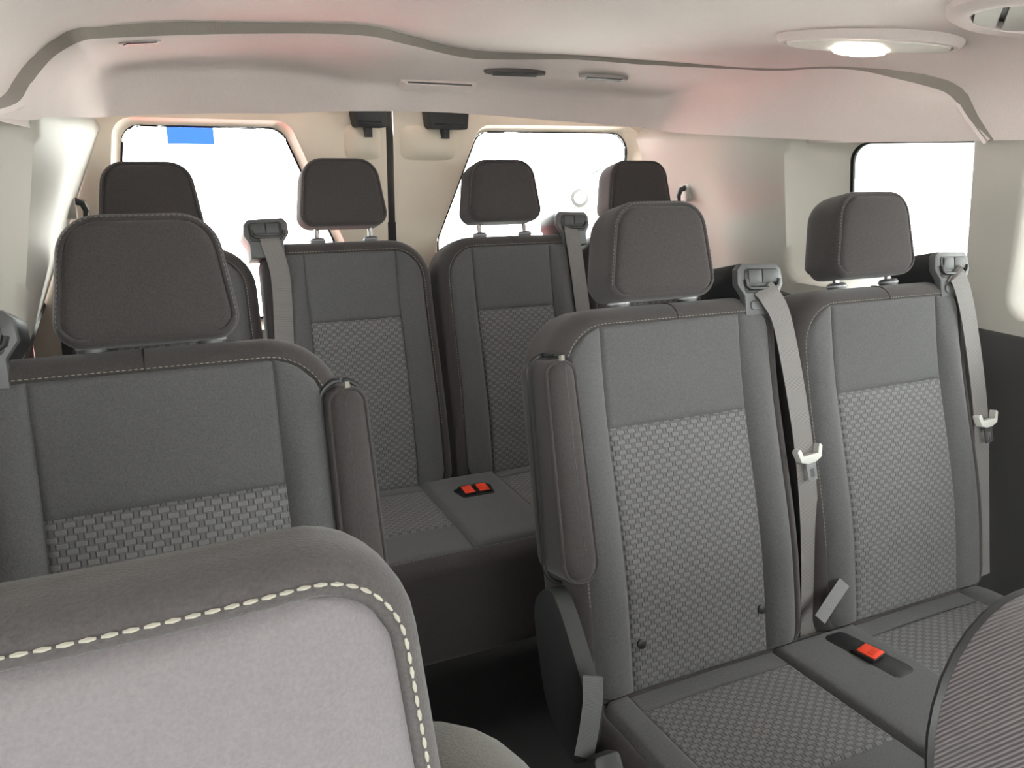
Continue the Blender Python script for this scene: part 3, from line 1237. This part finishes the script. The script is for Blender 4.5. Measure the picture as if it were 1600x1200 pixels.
# padded side bolster of the cover, in front of the side panel
Tp = frame((.513, .150, .855), math.radians(12))
cor = [(-.035, -.34, .02), (.10, -.34, .02), (.10, -.03, .03), (-.035, -.03, .03)]
P = Pad(Tp, cor, .022, .03, .085, .025, .018)
b2 = P.rim('cover_bolster', M_TWILL, FR)
P.patch('bolster_front', M_TWILL, b2, None, None, None, None)
cushion(FR, .13, .38, -.36, .49, .98, [(.6, .87)], math.radians(4))
seat_frame(FR, .58, .89, -.32, .12, .26)

# ------------------------------------------------------------------ ceiling fittings
def ceil_frame(x, y, ang, drop=0):
    e = .01
    nrm = Vector(((zmain(x + e) - zmain(x - e)) / (2 * e), 0, -1)).normalized()      # into the cabin
    a = Vector((math.cos(ang), math.sin(ang), 0))
    a = (a - nrm * a.dot(nrm)).normalized()
    b = nrm.cross(a)
    O = Vector((x, y, zmain(x))) + nrm * drop
    return lambda u, v, w: O + a * u + b * v - nrm * w


def ellipse(rx, ry, n=40, p=2.0):
    out = []
    for i in range(n):
        t = 2 * math.pi * i / n
        c, s_ = math.cos(t), math.sin(t)
        out.append((rx * math.copysign(abs(c) ** (2 / p), c), ry * math.copysign(abs(s_) ** (2 / p), s_)))
    return out


def lathe_ellipse(mb, T, prof, n=40, p=2.4):
    v = []; f = []
    for rx, ry, ww in prof:
        v += [T(a, b, ww) for a, b in ellipse(rx, ry, n, p)]
    for r in range(len(prof) - 1):
        for k in range(n):
            a, b = r * n + k, r * n + (k + 1) % n
            f.append((a, b, b + n, a + n))
    mb.add(v, f)


lam = thing('dome_lamp', 'long oval ceiling lamp with a lit lens above the right window', 'lamp', (1.32, 1.22, 1.47))
T = ceil_frame(1.325, 1.215, math.atan2(-.79, .62), .0)
mb = MB()
lathe_ellipse(mb, T, [(.175, .068, .004), (.172, .065, -.010), (.164, .058, -.018), (.156, .050, -.018), (.152, .046, -.012)])
mb.build('lamp_frame', M_LINER, lam)
mb = MB()
lathe_ellipse(mb, T, [(.153, .047, -.012), (.150, .044, -.020), (.10, .03, -.024), (.001, .001, -.025)])
mb.build('lamp_plate', M_LAMPW, lam)
mb = MB()
T2 = lambda u, v, w: T(u - .01, v, w)
lathe_ellipse(mb, T2, [(.052, .036, -.022), (.049, .033, -.030), (.03, .02, -.034), (.001, .001, -.035)])
mb.build('lamp_lens', M_LENS, lam)
for u in (-.03, .015):
    mb = MB()
    mb.tube([T(u, .0, -.030), T(u, .0, -.038)], [.008, .006], 12)
    mb.build('lamp_switch', M_LAMPW, lam)

ven = thing('air_vent', 'round ceiling air vent with slanted louvres at the top right corner', 'vent', (1.33, .86, 1.47))
T = ceil_frame(1.335, .85, math.atan2(-.79, .62))
mb = MB()
lathe_ellipse(mb, T, [(.165, .125, .004), (.160, .120, -.014), (.145, .105, -.022), (.125, .085, -.020), (.122, .082, -.006)], 48, 2.2)
mb.build('vent_ring', M_LINER, ven)
mb = MB()
lathe_ellipse(mb, T, [(.124, .084, -.004), (.06, .04, -.004), (.001, .001, -.004)], 48, 2.2)
mb.build('vent_back', M_DARKP, ven)
for k in range(5):
    u = -.09 + k * .045
    hl = .08 * math.sqrt(max(.05, 1 - (u / .125) ** 2))
    mb = MB()
    sl_ = lambda a, b, c, u=u: T(u + a + c * .6, b, c)
    mb.box(sl_, (-.017, -hl, -.018), (.017, hl, -.015))
    mb.build('louvre', M_GREYP if False else plain('louvre_grey', (.38, .36, .34), .5), ven, smooth=False)


def small_vent(label, p0, p1, nrm, wid, mat, group=None):
    """thin oval fitting let into the rear headliner between two points"""
    p0, p1 = Vector(p0), Vector(p1)
    a = (p1 - p0); L = a.length / 2; a.normalize()
    nn = Vector(nrm).normalized()
    b = nn.cross(a).normalized()
    O = (p0 + p1) / 2
    T = lambda u, v, w: O + a * u + b * v - nn * w
    t = thing('ceiling_vent', label, 'vent', tuple(O), group)
    mb = MB()
    lathe_ellipse(mb, T, [(L, wid, .006), (L * .97, wid * .9, -.0025), (L * .85, wid * .7, -.0035), (.001, .001, -.0035)], 32, 2)
    mb.build('vent_cover', mat, t)
    for k in range(-2, 3):
        mb = MB()
        mb.box(T, (-L * .7, wid * .22 * k - .002, -.005), (L * .7, wid * .22 * k + .002, -.003))
        mb.build('slat', M_BLACK, t, smooth=False)
    return t


M_VENT = plain('vent_dark', (.10, .09, .09), .6)
M_VENT2 = plain('vent_mid', (.32, .30, .29), .6)


def on_section(i0, fr):
    """point on the rear section's ledge: station (0..19 float) and fraction from step to header"""
    k = int(round(i0 * 5))
    s_ = Sx[k]; h = Hx[k]
    p = (s_ + Vector((0, 0, -.022))).lerp(h, fr)
    return p


def vent_on(label, i0, i1, fr, wid, mat, group=None):
    p0, p1 = on_section(i0, fr), on_section(i1, fr)
    m = (i0 + i1) / 2
    q0, q1 = on_section(m, fr - .1), on_section(m, fr + .1)
    nn = (p1 - p0).cross(q1 - q0)
    if nn.z > 0:
        nn = -nn
    return small_vent(label, p0, p1, nn, wid, mat, group)


vent_on('dark slim oval grille in the rear headliner above the door split', 10.15, 10.7, .40, .012, M_VENT)
vent_on('grey slim oval grille in the rear headliner above the right rear window', 11.3, 12.1, .42, .014, M_VENT2)
vent_on('small grey oval clip in the headliner near the top left corner', 6.0, 6.35, .10, .014, M_VENT2)
# pull handle recess on the header
hd = thing('header_grip', 'shallow pale grip moulded into the header above the rear door split', 'handle', (.70, 2.05, 1.43))
T = frame((.715, 2.032, 1.428), math.radians(35))
mb = MB()
mb.prism(T, [(p.x, p.y) for p in rounded_poly([(-.085, -.009, .004), (.105, -.009, .004), (.115, .009, .004), (-.105, .009, .004)], .03, 3)[0]], -.006, .02, .002)
mb.build('grip_plate', M_LINER, hd)
mb = MB()
mb.box(T, (-.08, -.005, -.0075), (.095, -.001, -.003))
mb.build('grip_slot', M_GREYP, hd, smooth=False)


# belt anchors on the rear pillars
def pillar_anchor(label, O, sgn):
    t = thing('belt_anchor', label, 'belt anchor', O, 'belt anchors on the rear pillars')
    T = lambda u, v, w: Vector(O) + Vector((-sgn * u, -v * .8, w))
    mb = MB()
    pts = [(p.x, p.y) for p in rounded_poly([(-.02, -.03, .015), (.02, -.03, .015), (.02, .03, .015), (-.02, .03, .015)], .05, 5)[0]]
    mb.prism(lambda u, v, w: Vector(O) + Vector((-sgn * (.004 - w), u, v)), pts, 0, .02, .003)
    mb.build('anchor_base', M_TRIM, t)
    mb = MB()
    mb.tube([T(.0, 0, .012), T(.018, 0, .006), T(.024, 0, -.012), T(.02, 0, -.028)], [.009, .008, .007, .005], 10)
    mb.build('anchor_loop', M_BLACK, t)


pillar_anchor('small black belt anchor on the rear pillar left of the leftmost back headrest', (2 * X0 - wall_x(2.12, 1.13) + .004, 2.12, 1.13), -1)
pillar_anchor('small black belt anchor on the rear pillar right of the rightmost back headrest', (wall_x(2.02, 1.15) - .004, 2.02, 1.15), 1)

# ------------------------------------------------------------------ outside: car park behind the van
GZ = -.55
mb = MB()
mb.box(ident, (-40, -30, GZ - .1), (40, 60, GZ))
mb.build('ground', plain('pale_concrete', (.46, .45, .43), .9, grain=40), kind='structure', smooth=False)


def car(label, paint, x, y, rz, scale=1.0, suv=0.0):
    t = thing('parked_car', label, 'car', (x, y, GZ), 'cars parked behind the van')
    c, s_ = math.cos(rz), math.sin(rz)

    def T(u, v, w):          # u along the car (nose at +), v across, w up
        return Vector((x + (u * c - v * s_) * scale, y + (u * s_ + v * c) * scale, GZ + w * scale))
    top = 1.46 + suv
    prof = [(-2.05, .35, .50), (-2.1, .62, .95 + suv * .5), (-1.9, .78, 1.05 + suv * .6), (-1.6, .82, 1.12 + suv * .6)]
    body = [(-2.1, .30), (-2.12, .62), (-2.02, .98 + suv * .4), (-1.2, 1.0 + suv * .4), (.0, .97 + suv * .4), (.75, .95 + suv * .4), (1.5, .86 + suv * .3), (2.0, .72 + suv * .2), (2.12, .5), (2.08, .26)]
    v = []; f = []
    cols = (-.86, -.84, -.78, -.4, 0, .4, .78, .84, .86)
    drop = (.28, .08, .0, -.01, -.015, -.01, 0, .08, .28)
    n = len(cols)
    for u, z in body:
        for cc, dd in zip(cols, drop):
            narrow = 1 - .10 * max(0, (abs(u) - 1.5)) ** 2
            v.append(T(u, cc * narrow, max(.26, z - dd * (z - .26))))
    for i in range(len(body) - 1):
        for k in range(n - 1):
            a = i * n + k
            f.append((a, a + n, a + n + 1, a + 1))
    for sgn in (0, n - 1):
        f.append(tuple(i * n + sgn for i in (range(len(body)) if sgn else range(len(body) - 1, -1, -1))))
    b = mk('car_body', v, f, paint, t, angle=35)
    # cabin
    cab = [(-1.95, 1.0 + suv * .4, .76), (-1.65, top - .05, .62), (-1.2, top, .60), (-.2, top, .60), (.15, top - .06, .62), (.95, .95 + suv * .4, .76)]
    v = []; f = []
    for u, z, hw_ in cab:
        v += [T(u, -hw_, z), T(u, -hw_ * .5, z + .012), T(u, hw_ * .5, z + .012), T(u, hw_, z)]
    for i in range(len(cab) - 1):
        for k in range(3):
            a = i * 4 + k
            f.append((a, a + 4, a + 5, a + 1))
    mk('roof', [p for p in v], f[3:12], paint, t)
    mk('windscreen', v, f[12:], M_CARGLASS, t)
    mk('rear_window', v, f[:3], M_CARGLASS, t)
    for sgn in (0, 3):
        lo = [T(u, (.76 if sgn else -.76), 1.0 + suv * .4) for u, z, h_ in cab]
        hi = [v[i * 4 + sgn] for i in range(len(cab))]
        q = lo + hi
        m = len(cab)
        mk('side_window', q, [(i, i + 1, m + i + 1, m + i) if sgn else (i, m + i, m + i + 1, i + 1) for i in range(m - 1)], M_CARGLASS, t)
    for u in (-1.28, 1.32):
        for sgn in (-1, 1):
            mb = MB()
            mb.tube([T(u, sgn * .68, .33), T(u, sgn * .70, .33), T(u, sgn * .86, .33), T(u, sgn * .88, .33)], [.29, .33, .33, .29], 24)
            wh = mb.build('wheel', M_RUBBER, t)
            mb = MB()
            mb.tube([T(u, sgn * .87, .33), T(u, sgn * .895, .33)], [.22, .19], 20)
            mb.build('hub', M_STEEL, wh)
    for sgn in (-1, 1):
        mb = MB()
        mb.box(T, (1.9, sgn * .66 - .14, .62), (2.1, sgn * .66 + .14, .74))
        mb.build('headlight', M_CARLAMP, t, smooth=False)
    return t


M_CARGLASS = plain('car_glass', (.10, .12, .13), .08, 0, .8)
M_CARLAMP = plain('headlight_glass', (.8, .8, .8), .15)
P_RED = plain('red_paint', (.42, .02, .025), .3)
P_WHITE = plain('white_car_paint', (.85, .85, .86), .25)
P_SILVER = plain('silver_paint', (.6, .62, .64), .25)
car('red hatchback parked nose in just behind the left rear window', P_RED, -.45, 5.7, math.radians(-90), 1.0)
car('white hatchback seen side on through the right rear window', P_WHITE, 16.1, 25.2, math.radians(150), 1.2, .08)
car('silver car seen behind the right rear window, farthest right', P_SILVER, 20.5, 29.5, math.radians(150), 1.2)

sg = thing('blue_sign', 'blue rectangular board showing at the top of the left rear window', 'sign', (1.2, 16, GZ))
mb = MB()
mb.box(ident, (.45, 16.0, 1.42), (1.25, 16.08, 1.90))
mb.build('sign_board', plain('blue_board', (.004, .016, .075), .9, 0, .05), sg, smooth=False)
for x in (.55, 1.15):
    mb = MB()
    mb.tube([(x, 16.04, GZ), (x, 16.04, 1.6)], .04, 10)
    mb.build('sign_post', M_STEEL, sg)
